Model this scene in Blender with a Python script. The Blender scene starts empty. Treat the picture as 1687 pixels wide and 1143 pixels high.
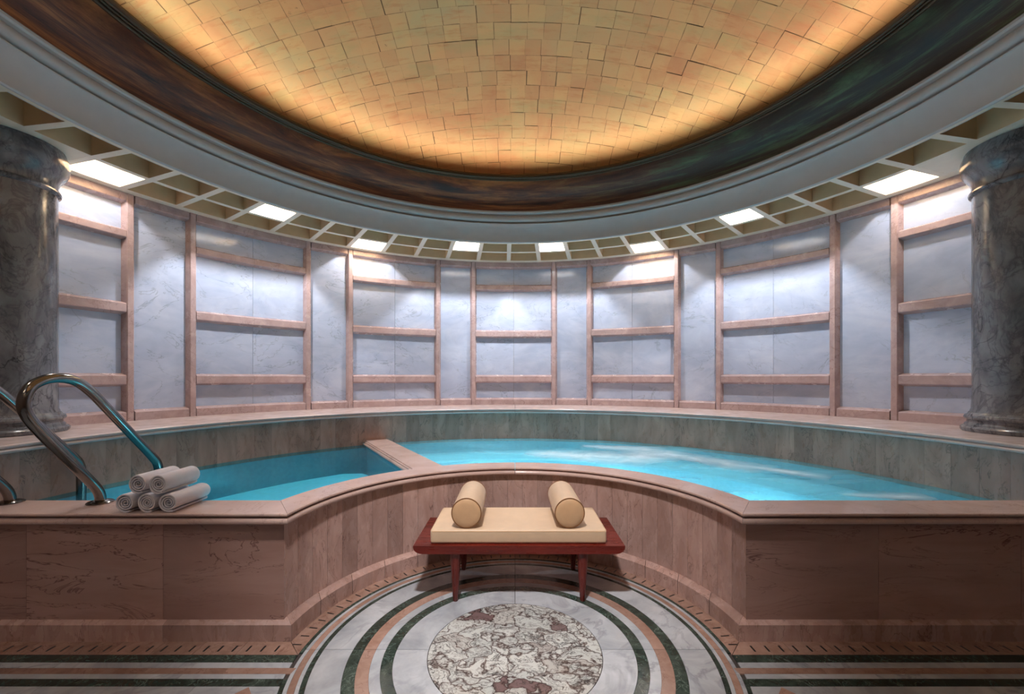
import bpy, bmesh, math, random
from mathutils import Vector, Matrix
random.seed(7)
R_ = math.radians
PI = math.pi
scene = bpy.context.scene
C = scene.collection

# ------------------------------------------------------------------ camera, world, exposure
W_PX, H_PX, F_PX, PX, PY = 1687, 1143, 700.0, 848.5, 621.5
cam_d = bpy.data.cameras.new('camera')
cam_d.sensor_width = 36.0
cam_d.lens = 36.0 * F_PX / W_PX
cam_d.shift_x = (W_PX / 2 - PX) / W_PX
cam_d.shift_y = (PY - H_PX / 2) / W_PX
cam_d.clip_start = 0.02
cam = bpy.data.objects.new('camera', cam_d)
cam.location = (0, -2.343, 1.5)
cam.rotation_euler = (PI / 2, 0, 0)
C.objects.link(cam)
scene.camera = cam

world = bpy.data.worlds.new('world'); scene.world = world
world.use_nodes = True
world.node_tree.nodes['Background'].inputs[0].default_value = (0.02, 0.02, 0.022, 1)
world.node_tree.nodes['Background'].inputs[1].default_value = 0.3

vs = scene.view_settings
vs.view_transform = 'Standard'; vs.look = 'None'; vs.gamma = 1.0; vs.use_curve_mapping = False
vs.exposure = 0.0

LAMP_W = 88.0        # each recessed downlight
BACK_FILL_W = 9.0         # added fill downlights of the entrance side, out of view
DOME_FILL_W = 1000.0      # added fill downlight near the crown of the dome, above the frame
COVE_E = 15.0         # dome cove strip
POOL_W = 75.0         # each added underwater lamp

OC = Vector((0, 0.178, 0))          # centre of the big rotunda circle; the floor circle is at the origin
ZS, ZL, ZC, ZW = 3.285, 1.075, 0.731, 0.673   # soffit, ledge, curb top, water
R_WALL, R_PANEL = 4.085, 4.148

# ------------------------------------------------------------------ materials
def new_mat(name):
    m = bpy.data.materials.new(name); m.use_nodes = True
    nt = m.node_tree
    b = nt.nodes['Principled BSDF']
    return m, nt, b
def N(nt, t, **kw):
    n = nt.nodes.new(t)
    for k, v in kw.items():
        if hasattr(n, k): setattr(n, k, v)
    return n
def L(nt, a, b): nt.links.new(a, b)
def ramp(nt, fac, stops):
    r = N(nt, 'ShaderNodeValToRGB')
    e = r.color_ramp.elements
    while len(e) < len(stops): e.new(0.5)
    for i, (p, c) in enumerate(stops):
        e[i].position = p; e[i].color = (c[0], c[1], c[2], 1)
    L(nt, fac, r.inputs[0]); return r.outputs[0]
def mixc(nt, fac, a, b, mode='MIX'):
    n = N(nt, 'ShaderNodeMix'); n.data_type = 'RGBA'; n.blend_type = mode
    if hasattr(fac, 'node'): L(nt, fac, n.inputs[0])
    else: n.inputs[0].default_value = fac
    for s, v in ((6, a), (7, b)):
        if hasattr(v, 'node'): L(nt, v, n.inputs[s])
        else: n.inputs[s].default_value = (v[0], v[1], v[2], 1)
    return n.outputs[2]
def mathn(nt, op, a, b=None, clamp=False):
    n = N(nt, 'ShaderNodeMath'); n.operation = op; n.use_clamp = clamp
    for s, v in ((0, a), (1, b)):
        if v is None: continue
        if hasattr(v, 'node'): L(nt, v, n.inputs[s])
        else: n.inputs[s].default_value = v
    return n.outputs[0]
def noise(nt, vec, scale, detail=4, rough=0.55, dist=0.0):
    n = N(nt, 'ShaderNodeTexNoise'); n.inputs['Scale'].default_value = scale
    n.inputs['Detail'].default_value = detail; n.inputs['Roughness'].default_value = rough
    n.inputs['Distortion'].default_value = dist
    L(nt, vec, n.inputs['Vector']); return n.outputs['Fac']
def position(nt, jitter=7.0, stretch=(1, 1, 1), rot=(0, 0, 0)):
    g = N(nt, 'ShaderNodeNewGeometry'); oi = N(nt, 'ShaderNodeObjectInfo')
    v = N(nt, 'ShaderNodeVectorMath'); v.operation = 'MULTIPLY_ADD'
    cx = N(nt, 'ShaderNodeCombineXYZ')
    for i in range(3): L(nt, oi.outputs['Random'], cx.inputs[i])
    L(nt, cx.outputs[0], v.inputs[0]); v.inputs[1].default_value = (jitter, jitter * 1.7, jitter * 0.6)
    L(nt, g.outputs['Position'], v.inputs[2])
    mp = N(nt, 'ShaderNodeMapping'); mp.inputs['Scale'].default_value = stretch; mp.inputs['Rotation'].default_value = rot
    L(nt, v.outputs[0], mp.inputs[0])
    return mp.outputs[0], oi.outputs['Random']
def vein(nt, vec, scale, width, dist=1.2, detail=5):
    n = noise(nt, vec, scale, detail, 0.6, dist)
    a = mathn(nt, 'ABSOLUTE', mathn(nt, 'SUBTRACT', n, 0.5))
    return mathn(nt, 'SUBTRACT', 1.0, mathn(nt, 'DIVIDE', a, width, True), True)   # 1 on the vein
def marble(name, lo, hi, vcol, vscale=2.2, vwidth=0.012, vamt=0.7, rough=0.22, jitter=7.0, var=0.12, stretch=(1, 1, 1), rot=(0, 0, 0), cloud=2.5, v2=None, bump=0.0, speck=None):
    m, nt, b = new_mat(name)
    vec, rnd = position(nt, jitter, stretch, rot)
    base = ramp(nt, noise(nt, vec, cloud, 6, 0.6, 0.6), [(0.3, lo), (0.7, hi)])
    if v2:
        base = mixc(nt, mathn(nt, 'MULTIPLY', vein(nt, vec, v2[1], v2[2], 0.8), v2[3]), base, v2[0])
    mod = noise(nt, vec, vscale * 0.6, 2)
    va = mathn(nt, 'MULTIPLY', vein(nt, vec, vscale, vwidth), mathn(nt, 'MULTIPLY', mathn(nt, 'MULTIPLY', mathn(nt, 'SUBTRACT', mod, 0.38), 4.5, True), vamt))
    col = mixc(nt, va, base, vcol)
    if speck:
        sp = ramp(nt, noise(nt, vec, speck[1], 2, 0.5), [(speck[2], (0, 0, 0)), (speck[2] + 0.06, (1, 1, 1))])
        col = mixc(nt, mathn(nt, 'MULTIPLY', sp, speck[3]), col, speck[0])
    # every slab a little lighter or darker
    f = mathn(nt, 'ADD', mathn(nt, 'MULTIPLY', rnd, 2 * var), 1 - var)
    hs = N(nt, 'ShaderNodeHueSaturation'); L(nt, f, hs.inputs['Value']); L(nt, col, hs.inputs['Color'])
    L(nt, hs.outputs[0], b.inputs['Base Color'])
    rr = ramp(nt, noise(nt, vec, 9, 3), [(0.3, (rough * 0.8,) * 3), (0.7, (rough * 1.35,) * 3)])
    L(nt, rr, b.inputs['Roughness'])
    if bump:
        bp = N(nt, 'ShaderNodeBump'); bp.inputs['Strength'].default_value = bump; bp.inputs['Distance'].default_value = 0.004
        L(nt, noise(nt, vec, 60, 4), bp.inputs['Height']); L(nt, bp.outputs[0], b.inputs['Normal'])
    return m
def plain(name, col, rough=0.5, metal=0.0, var=0.06, scale=12, bump=0.0, bscale=200, jitter=3.0, sheen=0.0):
    m, nt, b = new_mat(name)
    vec, rnd = position(nt, jitter)
    lo = [c * (1 - var) for c in col]; hi = [min(1, c * (1 + var)) for c in col]
    L(nt, ramp(nt, noise(nt, vec, scale, 5), [(0.3, lo), (0.7, hi)]), b.inputs['Base Color'])
    b.inputs['Roughness'].default_value = rough; b.inputs['Metallic'].default_value = metal
    if sheen: b.inputs['Sheen Weight'].default_value = sheen
    if bump:
        bp = N(nt, 'ShaderNodeBump'); bp.inputs['Strength'].default_value = bump; bp.inputs['Distance'].default_value = 0.003
        L(nt, noise(nt, vec, bscale, 4), bp.inputs['Height']); L(nt, bp.outputs[0], b.inputs['Normal'])
    return m
def emit(name, col, strength):
    m, nt, b = new_mat(name)
    b.inputs['Base Color'].default_value = (0.8, 0.8, 0.8, 1)
    b.inputs['Emission Color'].default_value = (*col, 1); b.inputs['Emission Strength'].default_value = strength
    return m

M = {}
M['pink'] = marble('rose_marble', (0.34, 0.195, 0.16), (0.45, 0.28, 0.24), (0.10, 0.04, 0.032), 2.6, 0.012, 0.8, 0.2, var=0.09, stretch=(0.55, 0.55, 2.4))
M['pink_strip'] = marble('rose_marble_strip', (0.37, 0.225, 0.19), (0.51, 0.345, 0.305), (0.12, 0.055, 0.045), 5.0, 0.016, 0.7, 0.25, var=0.2, stretch=(1.6, 1.6, 0.6), cloud=5)
M['pink_cap'] = marble('rose_marble_cap', (0.48, 0.33, 0.29), (0.60, 0.44, 0.395), (0.2, 0.10, 0.08), 4.0, 0.010, 0.4, 0.16, var=0.05)
M['pink_frame'] = marble('rose_marble_frame', (0.40, 0.285, 0.275), (0.54, 0.41, 0.405), (0.2, 0.10, 0.09), 5.0, 0.015, 0.55, 0.22, var=0.06, cloud=6)
M['pool_strip'] = marble('brown_rose_marble_strip', (0.34, 0.195, 0.15), (0.52, 0.32, 0.25), (0.10, 0.06, 0.05), 5.0, 0.018, 0.7, 0.3, var=0.16, stretch=(1.6, 1.6, 0.6), cloud=5)
M['panel'] = marble('pale_blue_marble', (0.40, 0.465, 0.62), (0.53, 0.595, 0.74), (0.10, 0.12, 0.16), 1.3, 0.010, 0.38, 0.13, jitter=11, var=0.05, rot=(0, 0.7, 0.3), stretch=(1, 1, 2.0), v2=((0.74, 0.77, 0.84), 0.8, 0.05, 0.16))
M['column'] = marble('grey_veined_marble', (0.09, 0.092, 0.102), (0.24, 0.245, 0.265), (0.012, 0.012, 0.016), 2.6, 0.02, 0.8, 0.18, var=0.03, rot=(0.2, 0.6, 0), stretch=(1.4, 1.4, 0.8), cloud=4.0, v2=((0.05, 0.05, 0.058), 5.0, 0.05, 0.5))
M['white_tile'] = marble('white_grey_marble_tile', (0.28, 0.30, 0.33), (0.52, 0.54, 0.575), (0.17, 0.175, 0.20), 2.2, 0.035, 0.55, 0.12, var=0.05, cloud=3.5)
M['green'] = marble('green_serpentine', (0.012, 0.022, 0.017), (0.04, 0.062, 0.05), (0.22, 0.30, 0.26), 14, 0.02, 0.5, 0.13, var=0.12, cloud=18)
M['pink_tile'] = marble('salmon_marble_tile', (0.27, 0.155, 0.115), (0.39, 0.25, 0.20), (0.16, 0.06, 0.04), 9, 0.02, 0.6, 0.18, var=0.14, cloud=12)
M['ledge'] = marble('pale_rose_marble', (0.56, 0.44, 0.41), (0.68, 0.56, 0.53), (0.3, 0.18, 0.16), 4.0, 0.010, 0.3, 0.2, var=0.04)
M['grout'] = plain('dark_grout', (0.045, 0.035, 0.032), 0.8)
M['back'] = plain('joint_mortar', (0.10, 0.075, 0.065), 0.8)
M['slot'] = plain('drain_slot_dark', (0.008, 0.006, 0.006), 0.6)
M['soffit'] = plain('cream_paint', (0.80, 0.75, 0.62), 0.5, var=0.03)
M['coffer'] = plain('coffer_cream_paint', (0.74, 0.56, 0.34), 0.55, var=0.04)
M['cornice'] = plain('grey_white_plaster', (0.46, 0.475, 0.485), 0.36, var=0.03)
M['roomwall'] = plain('warm_wall_plaster', (0.30, 0.23, 0.20), 0.6)
M['wood'] = marble('red_mahogany', (0.085, 0.0075, 0.004), (0.16, 0.016, 0.009), (0.02, 0.004, 0.003), 4, 0.05, 0.4, 0.28, stretch=(0.7, 6, 6), var=0.05)
M['wood_leg'] = marble('red_mahogany_leg', (0.085, 0.0075, 0.004), (0.15, 0.015, 0.008), (0.02, 0.004, 0.003), 4, 0.05, 0.3, 0.28, stretch=(6, 6, 0.7), var=0.05)
M['leather'] = plain('tan_leather', (0.60, 0.43, 0.285), 0.42, var=0.05, bump=0.25, bscale=300, sheen=0.1)
M['leather_end'] = plain('tan_leather_end', (0.58, 0.36, 0.20), 0.42, var=0.06, bump=0.2, bscale=300)
M['piping'] = plain('brown_piping', (0.20, 0.085, 0.03), 0.45)
M['steel'] = plain('polished_steel', (0.20, 0.185, 0.175), 0.14, 1.0, var=0.05)
M['towel'] = plain('white_terry', (0.70, 0.66, 0.70), 0.95, var=0.05, bump=0.9, bscale=260, sheen=0.3)
M['basin'] = plain('aqua_mosaic', (0.52, 0.84, 0.90), 0.4, var=0.08, scale=30)
M['basin_wall'] = plain('teal_mosaic', (0.20, 0.52, 0.60), 0.4, var=0.1, scale=30)
M['housing'] = plain('lamp_housing_white', (0.7, 0.68, 0.62), 0.4)
M['lens'] = emit('lamp_lens', (1, 0.97, 0.92), 30)
M['pool_lens'] = emit('pool_lamp_lens', (0.75, 0.95, 1.0), 10)
M['cove'] = emit('cove_strip', (1.0, 0.90, 0.74), COVE_E)

def brecciated():
    m, nt, b = new_mat('breccia_marble')
    vec, rnd = position(nt, 0.0, (1, 1.25, 1), (0, 0, 0.15))
    d1 = N(nt, 'ShaderNodeTexNoise'); d1.inputs['Scale'].default_value = 5; d1.inputs['Detail'].default_value = 4
    L(nt, vec, d1.inputs['Vector'])
    wv = N(nt, 'ShaderNodeVectorMath'); wv.operation = 'MULTIPLY_ADD'
    L(nt, d1.outputs['Color'], wv.inputs[0]); wv.inputs[1].default_value = (0.6, 0.45, 0.4); L(nt, vec, wv.inputs[2])
    vo = N(nt, 'ShaderNodeTexVoronoi'); vo.feature = 'DISTANCE_TO_EDGE'; vo.inputs['Scale'].default_value = 6.5
    L(nt, wv.outputs[0], vo.inputs['Vector'])
    vo2 = N(nt, 'ShaderNodeTexVoronoi'); vo2.inputs['Scale'].default_value = 6.5; L(nt, wv.outputs[0], vo2.inputs['Vector'])
    sep = N(nt, 'ShaderNodeSeparateColor'); L(nt, vo2.outputs['Color'], sep.inputs[0])
    clast = ramp(nt, sep.outputs[0], [(0.0, (0.44, 0.46, 0.45)), (0.6, (0.54, 0.555, 0.54)), (0.955, (0.42, 0.41, 0.39)), (0.965, (0.17, 0.11, 0.11))])
    cl = N(nt, 'ShaderNodeTexNoise'); cl.inputs['Scale'].default_value = 4
    edge = ramp(nt, vo.outputs['Distance'], [(0.0, (0.10, 0.06, 0.06)), (0.02, (0.42, 0.36, 0.35)), (0.075, (1, 1, 1))])
    col = mixc(nt, 1.0, clast, edge, 'MULTIPLY')
    v1 = vein(nt, wv.outputs[0], 4, 0.026, 1.8, 8)
    col = mixc(nt, mathn(nt, 'MULTIPLY', v1, 0.9), col, (0.035, 0.03, 0.03))
    v2 = vein(nt, wv.outputs[0], 11, 0.035, 1.0, 6)
    col = mixc(nt, mathn(nt, 'MULTIPLY', v2, 0.55), col, (0.10, 0.065, 0.06))
    L(nt, col, b.inputs['Base Color']); b.inputs['Roughness'].default_value = 0.12
    return m
M['breccia'] = brecciated()

def gold_leaf():
    m, nt, b = new_mat('gold_leaf')
    vec, rnd = position(nt, 0.0)
    big = noise(nt, vec, 1.1, 5, 0.62, 0.6)
    base = ramp(nt, big, [(0.30, (0.58, 0.26, 0.11)), (0.47, (0.62, 0.34, 0.145)), (0.60, (0.59, 0.365, 0.16)), (0.75, (0.47, 0.37, 0.18))])
    gp = N(nt, 'ShaderNodeMapping'); gp.inputs['Location'].default_value = (5, 3, 1); gp.inputs['Scale'].default_value = (0.8, 2.2, 1); L(nt, vec, gp.inputs[0])
    gm = ramp(nt, noise(nt, gp.outputs[0], 1.7, 5, 0.65), [(0.52, (0, 0, 0)), (0.68, (1, 1, 1))])
    base = mixc(nt, mathn(nt, 'MULTIPLY', gm, 0.45), base, (0.38, 0.34, 0.14))
    leafc = ramp(nt, rnd, [(0.0, (0.93, 0.88, 0.85)), (0.5, (1.0, 1.0, 1.0)), (1.0, (1.05, 1.06, 1.0))])
    col = mixc(nt, 1.0, base, leafc, 'MULTIPLY')
    mp = N(nt, 'ShaderNodeMapping'); mp.inputs['Scale'].default_value = (1.2, 7, 3); L(nt, vec, mp.inputs[0])
    st = ramp(nt, noise(nt, mp.outputs[0], 2.2, 7, 0.72), [(0.53, (0, 0, 0)), (0.70, (1, 1, 1))])
    col = mixc(nt, mathn(nt, 'MULTIPLY', st, 0.55), col, (0.50, 0.17, 0.05))
    wear = ramp(nt, noise(nt, vec, 22, 6, 0.75), [(0.62, (0, 0, 0)), (0.72, (1, 1, 1))])
    patch = ramp(nt, noise(nt, vec, 1.6, 2), [(0.45, (0, 0, 0)), (0.6, (1, 1, 1))])
    col = mixc(nt, mathn(nt, 'MULTIPLY', mathn(nt, 'MULTIPLY', wear, patch), 0.8), col, (0.13, 0.06, 0.02))
    # rubbed edges of each leaf
    uv = N(nt, 'ShaderNodeUVMap'); uv.uv_map = 'leaf'
    su = N(nt, 'ShaderNodeSeparateXYZ'); L(nt, uv.outputs[0], su.inputs[0])
    e = None
    for ch in (0, 1):
        d = mathn(nt, 'ABSOLUTE', mathn(nt, 'SUBTRACT', su.outputs[ch], 0.5))
        e = d if e is None else mathn(nt, 'MAXIMUM', e, d)
    rub = noise(nt, vec, 5.5, 5, 0.7)
    edge = mathn(nt, 'ADD', e, mathn(nt, 'MULTIPLY', mathn(nt, 'SUBTRACT', rub, 0.5), 0.11))
    em = ramp(nt, edge, [(0.472, (0, 0, 0)), (0.505, (1, 1, 1))])
    col = mixc(nt, mathn(nt, 'MULTIPLY', em, 0.55), col, (0.20, 0.10, 0.035))
    L(nt, col, b.inputs['Base Color'])
    b.inputs['Metallic'].default_value = 0.25; b.inputs['Roughness'].default_value = 0.55
    return m
M['gold'] = gold_leaf()
M['dome_base'] = plain('dome_bole', (0.10, 0.045, 0.015), 0.7)
def patina():
    m, nt, b = new_mat('dark_patina_leaf')
    g = N(nt, 'ShaderNodeNewGeometry')
    sx = N(nt, 'ShaderNodeSeparateXYZ'); L(nt, g.outputs['Position'], sx.inputs[0])
    an = mathn(nt, 'ARCTAN2', sx.outputs[0], mathn(nt, 'SUBTRACT', sx.outputs[1], 0.178))
    cb = N(nt, 'ShaderNodeCombineXYZ'); L(nt, mathn(nt, 'MULTIPLY', an, 2.2), cb.inputs[0])
    L(nt, mathn(nt, 'MULTIPLY', sx.outputs[2], 12.0), cb.inputs[1])
    n1 = noise(nt, cb.outputs[0], 1.6, 9, 0.72, 0.4)
    side = mathn(nt, 'ADD', mathn(nt, 'MULTIPLY', sx.outputs[0], 0.22), mathn(nt, 'SUBTRACT', n1, 0.25), True)
    brown = ramp(nt, n1, [(0.36, (0.022, 0.006, 0.003)), (0.5, (0.12, 0.032, 0.009)), (0.66, (0.34, 0.13, 0.035))])
    green = ramp(nt, n1, [(0.36, (0.010, 0.006, 0.004)), (0.5, (0.028, 0.020, 0.012)), (0.66, (0.08, 0.13, 0.06))])
    col = mixc(nt, ramp(nt, side, [(0.35, (0, 0, 0)), (0.75, (1, 1, 1))]), brown, green)
    L(nt, col, b.inputs['Base Color']); b.inputs['Roughness'].default_value = 0.5; b.inputs['Metallic'].default_value = 0.1
    return m
M['patina'] = patina()
M['lip'] = plain('dark_bronze_moulding', (0.06, 0.035, 0.015), 0.3, 0.5)

def water_mat(name, tint, foam, b0=0.16, b1=0.50):
    m = bpy.data.materials.new(name); m.use_nodes = True
    nt = m.node_tree; nt.nodes.clear()
    out = N(nt, 'ShaderNodeOutputMaterial')
    g = N(nt, 'ShaderNodeNewGeometry')
    tr = N(nt, 'ShaderNodeBsdfTransparent'); tr.inputs[0].default_value = (*tint, 1)
    gl = N(nt, 'ShaderNodeBsdfGlossy'); gl.inputs['Roughness'].default_value = 0.10; gl.inputs[0].default_value = (0.9, 0.95, 1, 1)
    fr = N(nt, 'ShaderNodeFresnel'); fr.inputs[0].default_value = 1.28
    bp = N(nt, 'ShaderNodeBump'); bp.inputs['Strength'].default_value = 0.12; bp.inputs['Distance'].default_value = 0.02
    L(nt, noise(nt, g.outputs['Position'], 5, 3, 0.5, 0.6), bp.inputs['Height'])
    L(nt, bp.outputs[0], gl.inputs['Normal']); L(nt, bp.outputs[0], fr.inputs['Normal'])
    body = N(nt, 'ShaderNodeBsdfDiffuse'); tl = N(nt, 'ShaderNodeBsdfTranslucent'); tl.inputs[0].default_value = (0.40, 0.82, 0.95, 1)
    bmix = N(nt, 'ShaderNodeMixShader'); bmix.inputs[0].default_value = 0.5; L(nt, body.outputs[0], bmix.inputs[1]); L(nt, tl.outputs[0], bmix.inputs[2])
    mp = N(nt, 'ShaderNodeMapping'); mp.inputs['Scale'].default_value = (0.5, 1.4, 1); mp.inputs['Rotation'].default_value = (0, 0, 0.6)
    L(nt, g.outputs['Position'], mp.inputs[0])
    body.inputs[0].default_value = (0.42, 0.78, 0.90, 1)
    cloud = ramp(nt, noise(nt, mp.outputs[0], 1.6, 4, 0.5, 0.4), [(0.35, (b0,) * 3), (0.75, (b1,) * 3)])
    m0 = N(nt, 'ShaderNodeMixShader'); L(nt, cloud, m0.inputs[0]); L(nt, tr.outputs[0], m0.inputs[1]); L(nt, bmix.outputs[0], m0.inputs[2])
    last = m0
    if foam:
        fd = N(nt, 'ShaderNodeBsdfDiffuse'); fd.inputs[0].default_value = (0.80, 0.88, 0.95, 1)
        sx = N(nt, 'ShaderNodeSeparateXYZ'); L(nt, g.outputs['Position'], sx.inputs[0])
        tot = None
        for (ax, ay, bx, by, w) in foam:      # churned water along each jet
            dx, dy = bx - ax, by - ay; ll = math.hypot(dx, dy); dx /= ll; dy /= ll
            rx = mathn(nt, 'SUBTRACT', sx.outputs[0], ax); ry = mathn(nt, 'SUBTRACT', sx.outputs[1], ay)
            t = mathn(nt, 'ADD', mathn(nt, 'MULTIPLY', rx, dx), mathn(nt, 'MULTIPLY', ry, dy))
            s = mathn(nt, 'ABSOLUTE', mathn(nt, 'SUBTRACT', mathn(nt, 'MULTIPLY', rx, dy), mathn(nt, 'MULTIPLY', ry, dx)))
            u = mathn(nt, 'DIVIDE', t, ll)
            wid = mathn(nt, 'MULTIPLY', mathn(nt, 'ADD', mathn(nt, 'MULTIPLY', u, 0.7), 0.5), w)
            a = mathn(nt, 'SUBTRACT', 1.0, mathn(nt, 'DIVIDE', s, wid), True)
            e = mathn(nt, 'MULTIPLY', mathn(nt, 'MULTIPLY', u, mathn(nt, 'SUBTRACT', 1.0, u)), 4.0, True)
            f = mathn(nt, 'MULTIPLY', a, mathn(nt, 'POWER', e, 0.5))
            tot = f if tot is None else mathn(nt, 'MAXIMUM', tot, f)
        nz = noise(nt, g.outputs['Position'], 4.5, 5, 0.6, 0.8)
        fac = mathn(nt, 'MULTIPLY', tot, mathn(nt, 'ADD', mathn(nt, 'MULTIPLY', nz, 1.1), 0.02), True)
        mf = N(nt, 'ShaderNodeMixShader'); L(nt, fac, mf.inputs[0]); L(nt, m0.outputs[0], mf.inputs[1]); L(nt, fd.outputs[0], mf.inputs[2])
        last = mf
    ms = N(nt, 'ShaderNodeMixShader'); L(nt, mathn(nt, 'MULTIPLY', fr.outputs[0], 0.6), ms.inputs[0])
    L(nt, last.outputs[0], ms.inputs[1]); L(nt, gl.outputs[0], ms.inputs[2]); L(nt, ms.outputs[0], out.inputs[0])
    return m

# ------------------------------------------------------------------ helpers
def link(name, me, mat, parent=None, loc=None, rz=0.0):
    o = bpy.data.objects.new(name, me); C.objects.link(o)
    if mat is not None and not me.materials: me.materials.append(mat)
    if parent is not None: o.parent = parent
    if loc is not None: o.location = loc
    o.rotation_euler[2] = rz
    return o
def mesh(verts, faces, smooth=0.6):
    me = bpy.data.meshes.new('m'); me.from_pydata(verts, [], faces)
    bm = bmesh.new(); bm.from_mesh(me); bmesh.ops.recalc_face_normals(bm, faces=bm.faces); bm.to_mesh(me); bm.free()
    if smooth:
        me.polygons.foreach_set('use_smooth', [True] * len(me.polygons)); me.set_sharp_from_angle(angle=smooth)
    me.update(); return me
def loft(rings, closed_profile=True, cap=True, closed_path=False):
    """rings: equal-length vertex lists"""
    n = len(rings[0]); V = [v for r in rings for v in r]; F = []
    m = len(rings)
    for i in range(m if closed_path else m - 1):
        a, b = i * n, ((i + 1) % m) * n
        for j in range(n if closed_profile else n - 1):
            k = (j + 1) % n
            F.append((a + j, a + k, b + k, b + j))
    if cap and not closed_path and closed_profile:
        F.append(tuple(range(n))); F.append(tuple(range((m - 1) * n, m * n)))
    return V, F
def pol(r, th, z, c=(0, 0)):      # th in degrees, 0 = +y, positive to the right
    a = R_(th); return (c[0] + r * math.sin(a), c[1] + r * math.cos(a), z)
def arc(profile, t0, t1, n=None, closed=False, c=(0, 0)):
    n = n or max(2, int(abs(t1 - t0) / 2.0) + 1)
    if closed: ths = [t0 + (t1 - t0) * i / n for i in range(n)]
    else: ths = [t0 + (t1 - t0) * i / n for i in range(n + 1)]
    return loft([[pol(r, t, z, c) for r, z in profile] for t in ths], closed_path=closed)
def rect(r0, r1, z0, z1): return [(r0, z0), (r0, z1), (r1, z1), (r1, z0)]
def prism(pts, z0, z1):
    n = len(pts); V = [(x, y, z0) for x, y in pts] + [(x, y, z1) for x, y in pts]
    F = [tuple(range(n)), tuple(range(n, 2 * n))] + [(i, (i + 1) % n, n + (i + 1) % n, n + i) for i in range(n)]
    return V, F
def box(x0, x1, y0, y1, z0, z1): return prism([(x0, y0), (x1, y0), (x1, y1), (x0, y1)], z0, z1)
def join(*vf):
    V, F = [], []
    for v, f in vf:
        k = len(V); V += v; F += [tuple(i + k for i in g) for g in f]
    return V, F
def lathe(profile, n=32):
    V = []; F = []
    rings = [[(r * math.cos(2 * PI * i / n), r * math.sin(2 * PI * i / n), z) for i in range(n)] for r, z in profile]
    return loft(rings)
def tube(pts, r, n=12):
    pts = [Vector(p) for p in pts]; rings = []
    t = (pts[1] - pts[0]).normalized(); up = Vector((0, 0, 1)) if abs(t.z) < 0.9 else Vector((1, 0, 0))
    nrm = (up - t * up.dot(t)).normalized()
    for i, p in enumerate(pts):
        a = pts[max(0, i - 1)]; b = pts[min(len(pts) - 1, i + 1)]
        t = (b - a).normalized(); nrm = (nrm - t * nrm.dot(t)).normalized(); bi = t.cross(nrm)
        rings.append([tuple(p + (nrm * math.cos(2 * PI * k / n) + bi * math.sin(2 * PI * k / n)) * r) for k in range(n)])
    return loft(rings)
def spline(P, k=8):
    out = []; P = [Vector(p) for p in P]
    for i in range(len(P) - 1):
        p0 = P[max(0, i - 1)]; p1 = P[i]; p2 = P[i + 1]; p3 = P[min(len(P) - 1, i + 2)]
        for j in range(k):
            t = j / k
            out.append(0.5 * ((2 * p1) + (p2 - p0) * t + (2 * p0 - 5 * p1 + 4 * p2 - p3) * t * t + (3 * p1 - p0 - 3 * p2 + p3) * t ** 3))
    out.append(P[-1]); return out
def tag(o, label, cat=None, group=None, kind=None):
    o['label'] = label
    if cat: o['category'] = cat
    if group: o['group'] = group
    if kind: o['kind'] = kind
    return o
def empty(name, loc=(0, 0, 0), rz=0.0):
    o = bpy.data.objects.new(name, None); o.empty_display_size = 0.1; C.objects.link(o); o.location = loc; o.rotation_euler[2] = rz
    return o

# ================================================================== THE SETTING
# ------------------------------------------------------------------ floor
floor = link('floor', mesh(*prism([pol(4.3, i * 7.5, 0)[:2] for i in range(48)], -0.12, -0.006), smooth=0), M['grout'])
tag(floor, 'inlaid marble floor of concentric circles in front of the pool', 'floor', kind='structure')
def fl(name, vf, m, rz=0.0): return link(name, mesh(*vf, smooth=0), M[m], floor, rz=rz)
TH = -0.009
fl('disc', prism([pol(0.472, i * 5, 0)[:2] for i in range(72)], TH, 0.0), 'breccia')
RINGS = [(0.476, 0.650, 'white_tile', 4), (0.652, 0.710, 'green', 4), (0.711, 0.764, 'white_tile', 4), (0.765, 0.829, 'pink_tile', 4),
         (0.830, 0.890, 'green', 4), (0.892, 1.053, 'white_tile', 4), (1.055, 1.079, 'green', 8), (1.080, 1.099, 'white_tile', 8),
         (1.100, 1.133, 'pink_tile', 16), (1.134, 1.153, 'white_tile', 8)]
for r0, r1, m, k in RINGS:
    g = math.degrees(0.0015 / r0); st = 360 / k
    me = mesh(*arc(rect(r0, r1, TH, 0.0), g, st - g, max(4, int(st / 3))), smooth=0)
    for i in range(k):
        link('ring_tile', me, M[m], floor, rz=-R_(i * st))
# outermost dark ring: niche half and the lower continuation
for t0, t1 in ((-91.5, -0.1), (0.1, 91.5), (101.5, 258.5)):
    fl('ring_tile', arc(rect(1.154, 1.174, TH, 0.0), t0, t1), 'green')
# slotted salmon drain border round the niche
n_t = 16
slot = mesh(*box(-0.0042, 0.0042, 1.199, 1.250, -0.004, 0.0006), smooth=0)
for i in range(n_t):
    a0 = -92.3 + i * 184.6 / n_t; a1 = a0 + 184.6 / n_t
    if i == 0 or i == n_t - 1:
        s = -1 if i == 0 else 1; e = a1 if i == 0 else a0
        P = [pol(1.176, e, 0)[:2], pol(1.300, e, 0)[:2], (s * 1.33, 0.068), (s * 1.268, 0.067), (s * 1.174, -0.044), pol(1.176, e + s * 8, 0)[:2]]
        fl('drain_tile', prism(P, TH, 0.0), 'pink_tile')
    else:
        fl('drain_tile', arc(rect(1.176, 1.300, TH, 0.0), a0 + 0.06, a1 - 0.06), 'pink_tile')
k = 48
for i in range(k):
    link('drain_slot', slot, M['slot'], floor, rz=-R_(-88 + i * 176 / (k - 1)))
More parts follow.
